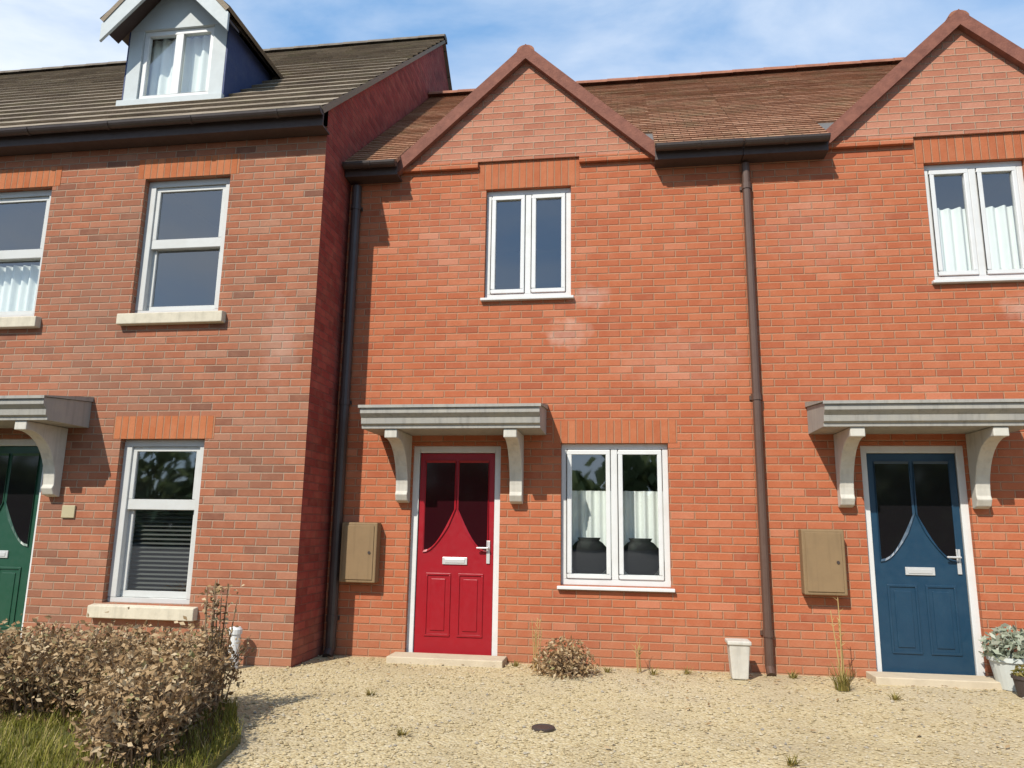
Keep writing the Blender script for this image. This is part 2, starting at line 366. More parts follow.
def door(house,cx,y,mat,ztop=1.99,rec=.075,lw=.78,frame=.07,hand=1):
    yl=y+rec; x0,x1=cx-lw/2,cx+lw/2
    f=MB(); zf=ztop+frame
    f.box(x0-frame,x0,yl-.02,yl+.06,.03,zf); f.box(x1,x1+frame,yl-.02,yl+.06,.03,zf); f.box(x0,x1,yl-.02,yl+.06,ztop,zf)
    f.box(x0-frame,x1+frame,yl-.03,yl+.07,0.0,.03)
    d=MB(); d.box(x0+.004,x1-.004,yl,yl+.044,.034,ztop-.004)
    leaf=d.build('door',mat,house,bevel=.003)
    f.build('frame',M['white'],leaf,bevel=.006)
    # two glazed panes, swept lower edge dropping to the outside
    mid=.022; out=.07; zt=ztop-.10; zo=1.02; zi=1.42
    for sg in (-1,1):
        xi=cx+sg*mid; xo=cx+sg*(lw/2-out)
        arc=[]
        for k in range(9):
            t=k/8; ang=t*math.pi/2
            arc.append((xi+(xo-xi)*math.sin(ang)*1.0 if False else xi+(xo-xi)*t, zi-(zi-zo)*math.sin(ang)))
        outline=[(xi,zt)]+arc+[(xo,zt)]
        # moulding strip around the pane
        b=MB(); n=len(outline); c=Vector((sum(q[0] for q in outline)/n,sum(q[1] for q in outline)/n))
        def grow(q,s): v=Vector(q)-c; L=v.length; return c+v*((L+s)/L)
        ins=outline; ous=[grow(q,.024) for q in outline]
        for k in range(n):
            j=(k+1)%n
            A,B,C,D=ins[k],ins[j],ous[j],ous[k]
            b.face([(A[0],yl-.004,A[1]),(B[0],yl-.004,B[1]),(C[0],yl-.014,C[1]),(D[0],yl-.014,D[1])])
            b.face([(D[0],yl-.014,D[1]),(C[0],yl-.014,C[1]),(C[0],yl,C[1]),(D[0],yl,D[1])])
        b.build('glazing_bead',mat,leaf)
        g=MB(); g.face([(q[0],yl-.003,q[1]) for q in outline]); g.build('pane',M['glass_red' if mat.name.startswith('red') else 'glass_dark'],leaf)
    # two raised panels below
    for sg in (-1,1):
        a,b=sorted((cx+sg*.035,cx+sg*(lw/2-.10)))
        p=MB(); z0,z1=.20,.80
        p.ring((a,b,z0,z1),(a+.02,b-.02,z0+.02,z1-.02),yl-.010,yl); p.box(a+.055,b-.055,yl-.008,yl,z0+.055,z1-.055)
        p.build('panel',mat,leaf,bevel=.006)
    l=MB(); l.box(cx-.125,cx+.125,yl-.012,yl,.885,.955); l.box(cx-.10,cx+.10,yl-.017,yl-.012,.90,.94); l.build('letter_plate',M['steel'],leaf,bevel=.004)
    h=MB(); hx=cx+hand*(lw/2-.055); h.box(hx-.017,hx+.017,yl-.012,yl,.90,1.12); h.tube((hx,yl-.012,1.05),(hx,yl-.055,1.05),.009); h.tube((hx,yl-.05,1.05),(hx-hand*.11,yl-.05,1.05),.009); h.build('handle',M['steel'],leaf,bevel=.002)
    k=MB(); k.lathe([(.0,.0),(.028,.0),(.03,.01)],(0,0,0),12) if False else None
    s=MB(); s.box(cx-lw/2-.16,cx+lw/2+.16,y-.28,y-.002,-.02,.055); s.build('step',M['step'],house,bevel=.008)
    return leaf

def canopy(house,cx,y,z=2.16,w=1.72,d=.62):
    prof=[(y-.002,z+.26),(y-.002,z),(y-d+.07,z),(y-d+.07,z+.03),(y-d+.045,z+.045),(y-d+.04,z+.10),(y-d+.015,z+.125),(y-d,z+.14),(y-d,z+.20),(y-d+.01,z+.205)]
    c=MB(); c.prism(prof,cx-w/2,cx+w/2,'x')
    o=c.build('canopy',M['lead'],house,bevel=.003)
    t=MB(); t.prism([(y-.002,z+.31),(y-.002,z+.262),(y-d-.012,z+.207),(y-d-.012,z+.19),(y-d-.02,z+.19),(y-d-.02,z+.217)],cx-w/2-.015,cx+w/2+.015,'x')
    t.build('lead_top',M['lead'],o)
    for sg in (-1,1):
        bx=cx+sg*.575
        pr=[(y-.001,z-.002),(y-d*.86,z-.002),(y-d*.86,z-.085)]
        for k in range(13):       # swept scroll
            a=k/12; ang=a*math.pi/2
            pr.append((y-.10-(d*.86-.14)*(1-math.sin(ang)), z-.085-.48*(1-math.cos(ang))))
        pr+= [(y-.12,z-.60),(y-.09,z-.66),(y-.03,z-.68),(y-.001,z-.68)]
        b=MB(); b.prism(pr,bx-.062,bx+.062,'x'); b.build('bracket',M['offwhite'],o,bevel=.008)
    return o
def meter_box(house,x0,x1,z0,z1,y):
    b=MB(); b.box(x0,x1,y-.13,y-.002,z0,z1); o=b.build('meter_box',M['meter'],house,bevel=.012)
    d=MB(); d.box(x0+.03,x1-.03,y-.139,y-.1305,z0+.03,z1-.03); d.build('lid',M['meter'],o,bevel=.005)
    k=MB(); k.tube((x1-.07,y-.146,(z0+z1)/2),(x1-.07,y-.1395,(z0+z1)/2),.014); k.build('lock',M['black_plastic'],o)
    return o
def pipe(house,x,y,z0,z1,r=.034,kick=True,mat='black_plastic'):
    p=MB(); p.tube((x,y-.055,z0+.06),(x,y-.055,z1),r)
    p.tube((x,y-.055,z0+.06),(x,y-.12,z0-.0),r) if kick else None
    o=p.build('downpipe',M[mat],house,smooth=False)
    for q in range(3):
        zz=z0+.35+(z1-z0-.6)*q/2
        c=MB(); c.tube((x,y-.055,zz-.03),(x,y-.055,zz+.03),r+.007); c.box(x-.06,x+.06,y-.018,y-.001,zz-.02,zz+.02); c.build('pipe_clip',M[mat],o)
    return o
def gutter(house,x0,x1,y,z,mat='black_plastic'):
    g=MB(); r=.055; n=8
    pts=[(y-r*math.cos(math.pi*k/n),z-r*math.sin(math.pi*k/n)) for k in range(n+1)]
    inn=[(y-(r-.006)*math.cos(math.pi*k/n),z-(r-.006)*math.sin(math.pi*k/n)) for k in range(n,-1,-1)]
    g.prism(pts+inn,x0,x1,'x')
    for x in (x0,x1):
        g.prism(pts,x-.004,x+.004,'x')
    o=g.build('gutter',M[mat],house); k=max(1,round((x1-x0)/.9))
    for i in range(k):
        xx=x0+(x1-x0)*(i+.5)/k; c=MB()
        q=[(y-.062*math.cos(math.pi*a/8),z-.062*math.sin(math.pi*a/8)) for a in range(9)]; w=[(y-.056*math.cos(math.pi*a/8),z-.056*math.sin(math.pi*a/8)) for a in range(8,-1,-1)]
        c.prism(q+w,xx-.018,xx+.018,'x'); c.build('gutter_clip',M[mat],o)
    return o
def rooms(house,specs):
    m=MB()
    for x0,x1,z0,z1,ya,yb in specs:
        m.face([(x0,yb,z0),(x1,yb,z0),(x1,yb,z1),(x0,yb,z1)]); m.face([(x0,ya,z0),(x1,ya,z0),(x1,yb,z0),(x0,yb,z0)])
        m.face([(x0,ya,z1),(x0,yb,z1),(x1,yb,z1),(x1,ya,z1)]); m.face([(x0,ya,z0),(x0,yb,z0),(x0,yb,z1),(x0,ya,z1)]); m.face([(x1,ya,z0),(x1,ya,z1),(x1,yb,z1),(x1,yb,z0)])
    return m.build('interior_wall',M['plaster'],house)

EAVE=5.13; PITCH=.858
def slope_vec(): 
    return Vector((0,1,PITCH)).normalized()
def cottage(name,label,x0,x1,gx,win,win2,doorx,doormat,meterx,hand=1):
    """front-gabled brick cottage; x0..x1 frontage, gx gable centre"""
    h=empty(name,((x0+x1)/2,0,0),label,'house','brick houses of the terrace')
    GW=1.34; GA=6.36                                         # gable half width, apex height
    holes=[(a,b,c,d) for (a,b,c,d) in win]+[(doorx-.455,doorx+.455,0,2.06)]
    w=MB(); wall_with_holes(w,x0,x1,-.1,EAVE,0,holes,.2)
    for xx in (x0,x1): w.face([(xx,0,-.1),(xx,6.3,-.1),(xx,6.3,EAVE),(xx,0,EAVE)])
    w.face([(x1,6.3,-.1),(x0,6.3,-.1),(x0,6.3,EAVE),(x1,6.3,EAVE)])
    w.build('wall',M['brick_orange'],h)
    g=MB(); g.prism([(gx-GW,EAVE+.004),(gx+GW,EAVE+.004),(gx,GA)],-.03,.2,'y'); gb=g.build('gable',M['brick_gable'],h)
    wa,wb=win[0][0],win[0][1]                                  # projecting string course under the gable
    for a,b in ((gx-GW-.06,wa-.09),(wb+.09,gx+GW+.06)):
        s=MB(); s.box(a,b,-.05,-.002,EAVE-.072,EAVE-.001); s.build('string_course',M['brick_orange'],h,bevel=.004)
    for (a,b,c,d) in win: soldier(h,a-.09,b+.09,d+.001,0,.222 if d<3 else EAVE-d-.003,mat='brick_soldier_soft')
    # verge brick corbel + tiles of the gable roof
    us=Vector((1,0,(GA-EAVE)/GW)).normalized(); hl=GW/us.x+.14
    v=MB()
    for sg in (-1,1):
        foot=Vector((gx-sg*(GW+.10),0,EAVE+.02-.10*us.z/us.x)); u=Vector((sg*us.x,0,us.z)); n=Vector((-sg*us.z,0,us.x))
        A=foot; B=Vector((gx,0,GA+.02))
        a0=A+n*-.065; b0=Vector((gx,0,B.z-.065/us.x)); a1=A+n*.062; b1=Vector((gx,0,B.z+.062/us.x))
        v.hexa([Vector((p.x,yy,p.z)) for p,yy in ((a0,-.105),(b0,-.105),(b0,-.031),(a0,-.031),(a1,-.105),(b1,-.105),(b1,-.031),(a1,-.031))])
    v.build('verge',M['verge'],h)
    r=MB()
    for sg in (-1,1):
        foot=Vector((gx-sg*(GW+.12),-.085,EAVE+.02-.12*us.z/us.x+.02)); u=Vector((sg*us.x,0,us.z))
        Ls=(GW+.12)/us.x
        slope(r,foot,(0,1,0),u,2.2,Ls,.1,thick=.05)
    su=slope_vec(); ridgeY=3.05; eY=-.24; eZ=EAVE-.03
    segs=[(x0,gx-GW-.02,eY),(gx-GW-.02,gx+GW+.02,eY+su.y*.6),(gx+GW+.02,x1,eY)]
    for a,b,yy in segs:
        if b-a<.05: continue
        z=eZ+(yy-eY)*PITCH; Hs=(ridgeY-yy)/su.y
        slope(r,(a,yy,z),(1,0,0),su,b-a,Hs,.1,uoff=a,voff=(yy-eY)/su.y)
    zr=eZ+(ridgeY-eY)*PITCH
    r.face([(x0,ridgeY,zr),(x1,ridgeY,zr),(x1,6.5,EAVE),(x0,6.5,EAVE)])
    roof=r.build('roof',M['tile_brown'],h)
    k=MB(); ridge_caps(k,(x0,ridgeY,zr+.02),(1,0,0),x1-x0); k.build('ridge_tiles',M['ridge_terra'],roof)
    k=MB(); ridge_caps(k,(gx,-.10,GA+.055),(0,1,0),2.2,.095); k.build('ridge_tiles',M['ridge_terra'],roof)
    for a,b,yy in segs:
        if yy>0 or b-a<.15: continue
        f=MB(); f.box(a+.003,b-.003,-.19,-.165,EAVE-.17,EAVE-.02); f.box(a+.003,b-.003,-.165,-.002,EAVE-.17,EAVE-.15)
        f.build('fascia',M['dark_wood'],h); gutter(h,a+.01,b-.01,-.247,EAVE-.05)
    for sg in (-1,1):                                         # lead in the valley at each gable foot
        xa,xb=sorted((gx+sg*(GW+.03),gx+sg*(GW-.45))); q=[]
        for yy in (-.02,eY+su.y*.62):
            q.append((yy,eZ+(yy-eY)*PITCH-.012))
        v=MB(); v.prism([q[0],q[1],(q[1][0],q[1][1]-.02),(q[0][0],EAVE-.05)],xa,xb,'x'); v.build('valley_flashing',M['dull_lead'],h)
    for q in win: casement(h,*q,0)
    rooms(h,[(q[0]-.35,q[1]+.35,q[2]-.35,q[3]+.3,.2,2.6) for q in win]+[(doorx-.5,doorx+.5,-.05,2.1,.205,.6)])
    door(h,doorx,0,doormat,hand=hand); canopy(h,doorx+(.05 if doorx<0 else -.05),0)
    meter_box(h,meterx,meterx+.37,.70,1.28,0)
    return h

# ---------------------------------------------------------------- houses
PX=1.30
mid=cottage('brick_house','orange brick house with the red front door and a brown tiled front gable',-2.94,PX-.06,-.99,
   [(-1.41,-.50,3.60,4.82),(-.60,.44,.72,2.08)],None,-1.655,M['red_door'],-2.77)
right=cottage('brick_house','orange brick house with the blue front door, right of the tall black downpipe',PX-.058,6.2,3.42,
   [(2.99,3.91,3.64,4.86),(4.2,5.2,.72,2.08)],None,2.655,M['blue_door'],1.60)
pipe(right,PX-.02,0,0.0,EAVE-.20,r=.04,mat='brown_pipe'); 
pipe(mid,-2.845,0,0.0,EAVE-.22,r=.05)

# left three storey house, standing 0.7 m forward
YL=-.7; XL=-2.95; E2=5.27; RY=3.7; P2=.882
left=empty('brick_house',(-6,YL,0),'mixed brown brick house with sash windows and a white roof dormer','house','brick houses of the terrace')
wins=[(-4.93,-3.97,3.33,4.80),(-6.98,-6.02,3.33,4.78),(-4.87,-3.98,.50,2.05)]
DX=-6.12
w=MB(); wall_with_holes(w,-14,XL,-.1,E2,YL,wins+[(DX-.455,DX+.455,0,2.06)],.2)
RZ=E2+.05+(RY-YL+.25)*P2; BY=RY+(RY-YL)
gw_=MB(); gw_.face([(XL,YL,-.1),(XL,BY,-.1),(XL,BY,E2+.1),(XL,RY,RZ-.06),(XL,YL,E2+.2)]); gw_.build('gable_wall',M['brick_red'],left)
w.face([(-14,YL,-.1),(-14,YL,E2+.2),(-14,RY,RZ-.06),(-14,BY,E2+.1),(-14,BY,-.1)])
w.face([(XL,BY,-.1),(-14,BY,-.1),(-14,BY,E2),(XL,BY,E2)])
w.build('wall',M['brick_multi'],left)
for a,b,c,d in wins: soldier(left,a-.09,b+.09,d+.001,YL)
for (a,b,c,d),rail in zip(wins,(4.10,4.06,1.42)): sash_window(left,a,b,c,d,YL,rail)
rooms(left,[(q[0]-.35,q[1]+.35,q[2]-.35,q[3]+.3,YL+.2,YL+2.6) for q in wins]+[(DX-.5,DX+.5,-.05,2.1,YL+.205,YL+.6)])
su=Vector((0,1,P2)).normalized(); eY=YL-.25
r=MB(); slope(r,(-14.1,eY,E2+.05),(1,0,0),su,14.1+XL+.05,(RY-eY)/su.y,.32,lift=.03,thick=.05,uoff=-14.1)
r.face([(-14.1,RY,RZ),(XL+.05,RY,RZ),(XL+.05,BY+.3,E2-.1),(-14.1,BY+.3,E2-.1)])
roof=r.build('roof',M['tile_grey'],left)
k=MB(); ridge_caps(k,(-14.1,RY,RZ+.02),(1,0,0),14.1+XL+.05); k.build('ridge_tiles',M['ridge_grey'],roof)
f=MB(); f.box(-14.05,XL+.03,eY+.06,eY+.085,E2-.10,E2+.05); f.box(-14.05,XL+.03,eY+.085,YL-.002,E2-.10,E2-.08); f.build('fascia',M['dark_wood'],left)
gutter(left,-14.05,XL+.04,eY-.005,E2+.04)
door(left,DX,YL,M['green_door'],hand=-1); canopy(left,DX+.03,YL)
pl=MB(); pl.box(-5.40,-5.26,YL-.02,YL-.002,1.28,1.40); pl.build('plaque',M['number'],left,bevel=.006)
# dormer
DFY=-.12; dx0,dx1=-5.78,-4.53; dz1=7.04; dc=(dx0+dx1)/2; da=dz1+.15+(dx1-dx0)/2*1.12
zroof=lambda y:E2+.05+(y-eY)*P2
dwin=(dx0+.17,dx1-.17,zroof(DFY)+.07,dz1+.0)
d=MB(); wall_with_holes(d,dx0,dx1,zroof(DFY)-.16,dz1,DFY,[dwin],.14)
d.prism([(dx0,dz1+.002),(dx1,dz1+.002),(dc,da-.14)],DFY-.003,DFY+.1,'y')
dorm=d.build('dormer',M['dormer_white'],left)
dm=MB(); xm=dc
dm.ring(dwin,(dwin[0]+.06,dwin[1]-.06,dwin[2]+.07,dwin[3]-.06),DFY+.03,DFY+.09); dm.box(xm-.05,xm+.05,DFY+.03,DFY+.09,dwin[2]+.07,dwin[3]-.06)
dm.build('window',M['white'],dorm,bevel=.006)
for a,b in ((dwin[0]+.05,xm-.04),(xm+.04,dwin[1]-.05)):
    p=MB(); p.face([(a,DFY+.06,dwin[2]+.06),(b,DFY+.06,dwin[2]+.06),(b,DFY+.06,dwin[3]-.05),(a,DFY+.06,dwin[3]-.05)]); p.build('pane',M['glass'],dorm)
bk=MB(); bk.box(dx0+.02,dx1-.02,DFY+.5,DFY+.52,zroof(DFY)-.1,dz1); bk.build('interior_wall',M['plaster'],dorm)
sl=MB(); sl.box(dx0-.04,dx1+.04,DFY-.06,DFY-.002,zroof(DFY)-.05,zroof(DFY)+.05); sl.build('sill',M['dormer_white'],dorm,bevel=.006)
for xx,sg in ((dx0,-1),(dx1,1)):
    c=MB()
    yb=(dz1-E2-.05)/P2+eY
    c.prism([(DFY+.002,zroof(DFY)-.05),(yb,dz1-.0),(DFY+.002,dz1-.0)],xx-.02*(sg<0)+.001*sg,xx+.02*(sg>0)+.001*sg,'x')
    c.build('cheek',M['lead_dark'],dorm)
ro=MB(); ov=.17; up=1.12
for sg in (-1,1):
    foot=Vector((dc-sg*((dx1-dx0)/2+ov),DFY-.30,dz1+.15-ov*up)); u=Vector((sg,0,up)).normalized(); Ls=((dx1-dx0)/2+ov)/u.x*sg
    slope(ro,foot,(0,1,0),u,3.3,abs(Ls),.32,lift=.03,thick=.04)
ro.build('dormer_roof',M['tile_grey'],dorm)
k=MB(); ridge_caps(k,(dc,DFY-.31,da+.02),(0,1,0),3.2,.11); k.build('ridge_tiles',M['ridge_grey'],dorm)
b=MB()
for sg in (-1,1):
    u=Vector((sg,0,up)).normalized(); n=Vector((-sg*u.z,0,abs(u.x)))
    A=Vector((dc-sg*((dx1-dx0)/2+ov),0,dz1+.15-ov*up)); B=Vector((dc,0,da))
    dn=.20/abs(u.x)
    q=[(A.x,A.z-.045),(B.x,B.z-.06),(B.x,B.z-.06-dn),(A.x,A.z-.045-dn*.75)]
    b.prism(q if sg>0 else q[::-1],DFY-.29,DFY-.255,'y')
b.build('bargeboard',M['dormer_white'],dorm,bevel=.004)
so=MB()
for sg in (-1,1):
    A=Vector((dc-sg*((dx1-dx0)/2+ov-.02),0,dz1+.15-(ov-.02)*up)); B=Vector((dc,0,da))
    q=[(A.x,A.z-.10),(B.x,B.z-.10),(B.x,B.z-.13),(A.x,A.z-.13)]
    so.prism(q if sg>0 else q[::-1],DFY-.254,DFY-.004,'y')
so.build('soffit',M['dark_wood'],dorm)

# ---------------------------------------------------------------- things behind the glass
def curtain(x0,x1,z0,z1,y,label,waves=9,amp=.025,mat='net',group=None,name='curtain'):
    m=MB(); n=waves*8
    P=[(x0+(x1-x0)*i/n, y+amp*math.sin(i/8*2*math.pi)+amp*.4*math.sin(i*.37)) for i in range(n+1)]
    for i in range(n): m.face([(P[i][0],P[i][1],z0),(P[i+1][0],P[i+1][1],z0),(P[i+1][0],P[i+1][1],z1),(P[i][0],P[i][1],z1)])
    return tag(m.build(name,M[mat],None,loc=((x0+x1)/2,y,z0),smooth=True),label,'curtain',group)
curtain(2.99,3.91,3.66,4.47,.24,'pale net curtain hanging in the upper window above the blue door')
curtain(-.66,.50,.80,1.63,.31,'white half height net curtain in the ground floor window beside the red door',waves=13,amp=.02)
curtain(-6.98,-6.02,3.35,4.0,YL+.28,'pale half height curtain in the upper window cut off at the left edge')
def vase(x,label):
    m=MB(); pr=[(0,0),(.10,0),(.16,.05),(.195,.12),(.20,.17),(.18,.235),(.13,.285),(.10,.30),(.115,.325),(.10,.325),(.07,.29),(0,.28)]
    m.lathe(pr,(0,0,0),28)
    for v in m.v: v.x=v.x+x; v.y=v.y*.36+.185; v.z=v.z*1.12+.803
    return tag(m.build('vase',M['dark_screen'],None,loc=(x,.185,.803),smooth=True),label,'vase','dark vases in the ground floor window')
vase(-.335,'dark round vase behind the left pane of the ground floor window beside the red door')
vase(.165,'dark round vase behind the right pane of the ground floor window beside the red door')
m=MB(); m.box(-.63,.47,.125,.34,.775,.80); sb_=m.build('window_board',M['white'],mid,bevel=.006)
curtain(dx0+.1,dx1-.1,zroof(DFY)+.05,dz1,DFY+.19,'pale net curtain behind the white roof dormer window',waves=8,amp=.02)
vb=empty('window_blind',(-4.42,YL+.24,.62),'dark slatted blind lowered in the ground floor sash window','blind')
m=MB()
for i in range(19):
    z=.62+i*.042; m.hexa([(-4.80,YL+.225,z),(-4.05,YL+.225,z),(-4.05,YL+.262,z+.018),(-4.80,YL+.262,z+.018),(-4.80,YL+.225,z+.003),(-4.05,YL+.225,z+.003),(-4.05,YL+.262,z+.021),(-4.80,YL+.262,z+.021)])
m.build('slats',M['blind'],vb)
m=MB(); m.box(-4.80,-4.05,YL+.22,YL+.265,.62+19*.042,.62+19*.042+.035); m.build('head_rail',M['blind'],vb)

# ---------------------------------------------------------------- ground
g=MB(); g.face([(-300,-300,-.03),(300,-300,-.03),(300,300,-.03),(-300,300,-.03)])
tag(g.build('ground',M['asphalt'],None),kind='structure')
g=MB(); n=40
g.face([(-10.5,-4.6,-.006),(7,-4.6,-.006),(7,.02,-.006),(-10.5,.02,-.006)])
tag(g.build('gravel_drive',M['gravel'],None),kind='structure')
lawn_edge=[(-10.4,-4.5),(-1.98,-4.5),(-2.12,-3.4),(-2.22,-2.95),(-2.42,-2.62),(-2.66,-2.2),(-10.4,-2.0)]
g=MB(); g.prism(lawn_edge,-.004,.035,'z')
tag(g.build('lawn',M['turf'],None),kind='structure')
# loose pebbles
def inside(x,y,poly):
    c=False; j=len(poly)-1
    for i in range(len(poly)):
        (a,b),(p,q)=poly[i],poly[j]
        if (b>y)!=(q>y) and x<(p-a)*(y-b)/(q-b)+a: c=not c
        j=i
    return c
pb=MB(); cnt=0
while cnt<15000:
    y=-4.2+4.15*random.random()**1.0; x=random.uniform(-4.2,4.3)
    if inside(x,y,lawn_edge) or (x<XL and y>YL-.01): continue
    if random.random()>.35+.65*(-y/4.2): continue
    r=random.choice((random.uniform(.004,.010),random.uniform(.005,.016))); a=random.uniform(0,6.28); sx=r*random.uniform(.8,1.5); sy=r*random.uniform(.7,1.2); h=r*random.uniform(.5,.9)
    ca,sa=math.cos(a),math.sin(a); base=[]
    for k in range(5):
        t=k*1.2566+random.uniform(-.25,.25); px,py=sx*math.cos(t),sy*math.sin(t); base.append((x+px*ca-py*sa,y+px*sa+py*ca,-.004+h*.25))
    top=(x+random.uniform(-.3,.3)*r,y+random.uniform(-.3,.3)*r,-.006+h*1.5)
    i0=len(pb.v); pb.v+=[Vector(q) for q in base]+[Vector(top)]
    for k in range(5): pb.f.append([i0+k,i0+(k+1)%5,i0+5]); pb.uv.append([(0,0)]*3)
    cnt+=1
tag(pb.build('pebbles',M['pebble'],None),'loose buff pebbles covering the drive','gravel',kind='stuff')
lf=MB()
for _ in range(420):
    x=random.uniform(-3.0,4.2); y=-.08-abs(random.gauss(0,.35)) if random.random()<.6 else random.uniform(-3.4,-.1)
    if inside(x,y,lawn_edge) or (x<XL and y>YL): continue
    c=Vector((x,y,.012)); a=random.uniform(0,6.28); l=random.uniform(.012,.028); u_=Vector((math.cos(a),math.sin(a),random.uniform(-.2,.3)))*l; v_=Vector((-math.sin(a),math.cos(a),random.uniform(-.3,.3)))*l*.5
    i0=len(lf.v); lf.v+=[c-u_,c+v_,c+u_,c-v_]; lf.f.append([i0,i0+1,i0+2,i0+3]); lf.uv.append([(0,0)]*4)
tag(lf.build('fallen_leaves',M['dry_leaf'],None),'small dead leaves scattered over the buff gravel','leaves',kind='stuff')
# grass blades
def blade(mb,x,y,z,h,wd,lean,ang,segs=3):
    ca,sa=math.cos(ang),math.sin(ang); i0=len(mb.v)
    for k in range(segs+1):
        t=k/segs; off=lean*t*t; ww=wd*(1-t)*.5+.0004
        cx,cy=x+ca*off,y+sa*off; mb.v.append(Vector((cx-sa*ww,cy+ca*ww,z+h*t))); mb.v.append(Vector((cx+sa*ww,cy-ca*ww,z+h*t)))
    for k in range(segs): mb.f.append([i0+2*k,i0+2*k+1,i0+2*k+3,i0+2*k+2]); mb.uv.append([(0,0)]*4)
gm=MB(); cnt=0
while cnt<16000:
    x=random.uniform(-5.2,-1.95); y=random.uniform(-4.4,-2.05)
    if not inside(x,y,lawn_edge): continue
    dens=.5+.5*math.sin(x*5.1+2*math.sin(y*3.3))*math.sin(y*4.7+x)
    if random.random()>.35+.65*dens: continue
    blade(gm,x,y,.03,random.uniform(.03,.10),random.uniform(.004,.008),random.uniform(.01,.06),random.uniform(0,6.28),2); cnt+=1
tag(gm.build('grass',M['grass'],None),'patchy yellow green grass in front of the brown hedge','grass',kind='stuff')

# ---------------------------------------------------------------- hedge
hd=empty('hedge',(-3.9,-2.45,.03),'brown leafless clipped hedge with dry leaves along the grass strip','hedge')
def twig(mb,p,d,L,r,depth):
    p=Vector(p); d=Vector(d).normalized()
    q=p+d*L; a=d.orthogonal().normalized(); b=d.cross(a); i0=len(mb.v)
    for (c,rr) in ((p,r),(q,r*.55)):
        for k in range(3):
            t=k*2.094; mb.v.append(c+(a*math.cos(t)+b*math.sin(t))*rr)
    for k in range(3):
        j=(k+1)%3; mb.f.append([i0+k,i0+j,i0+3+j,i0+3+k]); mb.uv.append([(0,0)]*4)
    ends=[q]
    if depth>0:
        for _ in range(random.choice((2,3,3))):
            nd=(d+Vector((random.gauss(0,.55),random.gauss(0,.5),random.gauss(.15,.4)))).normalized()
            ends+=twig(mb,p+d*L*random.uniform(.45,1),nd,L*random.uniform(.5,.8),r*.6,depth-1)
    return ends
tw=MB(); lv=MB()
def htop(x): return .58+.04*math.sin(x*3.1)+.03*math.sin(x*7.7+1)+(.24*math.exp(-((x+2.70)/.06)**2))
line=[]
for i in range(330): line.append((-5.4+2.70*i/329+random.uniform(-.03,.03),-2.55+random.uniform(-.40,.32),None))
for i in range(170):                                       # return along the drive, towards the road
    t=i/169; line.append((-2.80+.40*t+random.uniform(-.26,.08),-2.5-1.15*t+random.uniform(-.06,.06),.60-.06*t+.04*math.sin(t*14)))
for x,y,hl in line:
    hh=hl or htop(x)
    ends=twig(tw,(x,y,.0),(random.gauss(0,.14),random.gauss(0,.14),1),hh*random.uniform(.30,.48),random.uniform(.006,.012),3)
    xlim=-2.62 if hl is None else x+.14
    for e in ends:
        lim=(hl or htop(e.x))+.05
        if e.z>lim or e.x>xlim: continue
        for _ in range(random.choice((0,1,2,4))):
            s=random.uniform(.009,.027); a=Vector((random.gauss(0,1),random.gauss(0,1),random.gauss(0,.7))).normalized(); b=a.orthogonal().normalized()
            b=(b*math.cos(1)+a.cross(b)*random.uniform(-1,1)).normalized()
            c=e+Vector((random.gauss(0,.03),random.gauss(0,.03),random.gauss(-.03,.05))); i0=len(lv.v)
            n=a.cross(b)
            lv.v+=[c-a*s,c+b*s*.55+n*s*.2,c+a*s,c-b*s*.55+n*s*.2]; lv.f+= [[i0,i0+1,i0+2],[i0,i0+2,i0+3]]; lv.uv+=[[(0,0)]*3]*2
for i in range(12):                                        # a few long uncut shoots at the corner
    p=Vector((-2.70+random.gauss(0,.03),-2.50+random.gauss(0,.04),.0)); d=Vector((random.gauss(0,.05),random.gauss(0,.05),1))
    tw.tube(p,p+d*random.uniform(.72,.90),.009,.003,4)
    for k in range(14):
        c=p+d*random.uniform(.45,.85)+Vector((random.gauss(0,.02),random.gauss(0,.02),0)); s=random.uniform(.012,.024)
        a=Vector((random.gauss(0,1),random.gauss(0,1),random.gauss(0,.7))).normalized(); b=a.orthogonal().normalized(); n=a.cross(b); i0=len(lv.v)
        lv.v+=[c-a*s,c+b*s*.55+n*s*.2,c+a*s,c-b*s*.55+n*s*.2]; lv.f+= [[i0,i0+1,i0+2],[i0,i0+2,i0+3]]; lv.uv+=[[(0,0)]*3]*2
for _ in range(10500):                                      # dead leaves low inside the hedge
    x,y,hl=random.choice(line); hh=hl or htop(x)
    c=Vector((x+random.gauss(0,.05),y+random.gauss(0,.06),.03+hh*.85*random.random())); s=random.uniform(.012,.024)
    if c.x>-2.62 and hl is None: continue
    a=Vector((random.gauss(0,1),random.gauss(0,1),random.gauss(0,.7))).normalized(); b=a.orthogonal().normalized(); n=a.cross(b); i0=len(lv.v)
    lv.v+=[c-a*s,c+b*s*.55+n*s*.2,c+a*s,c-b*s*.55+n*s*.2]; lv.f+= [[i0,i0+1,i0+2],[i0,i0+2,i0+3]]; lv.uv+=[[(0,0)]*3]*2
tw.build('twigs',M['twig'],hd); lv.build('leaves',M['dry_leaf'],hd)
so_=MB(); so_.prism([(-5.4,-2.88),(-3.3,-2.9),(-2.85,-3.2),(-2.6,-4.2),(-2.2,-4.2),(-2.34,-2.95),(-2.52,-2.62),(-2.72,-2.22),(-5.4,-2.1)],.036,.05,'z')
tag(so_.build('soil_bed',M['soil'],None),kind='structure')

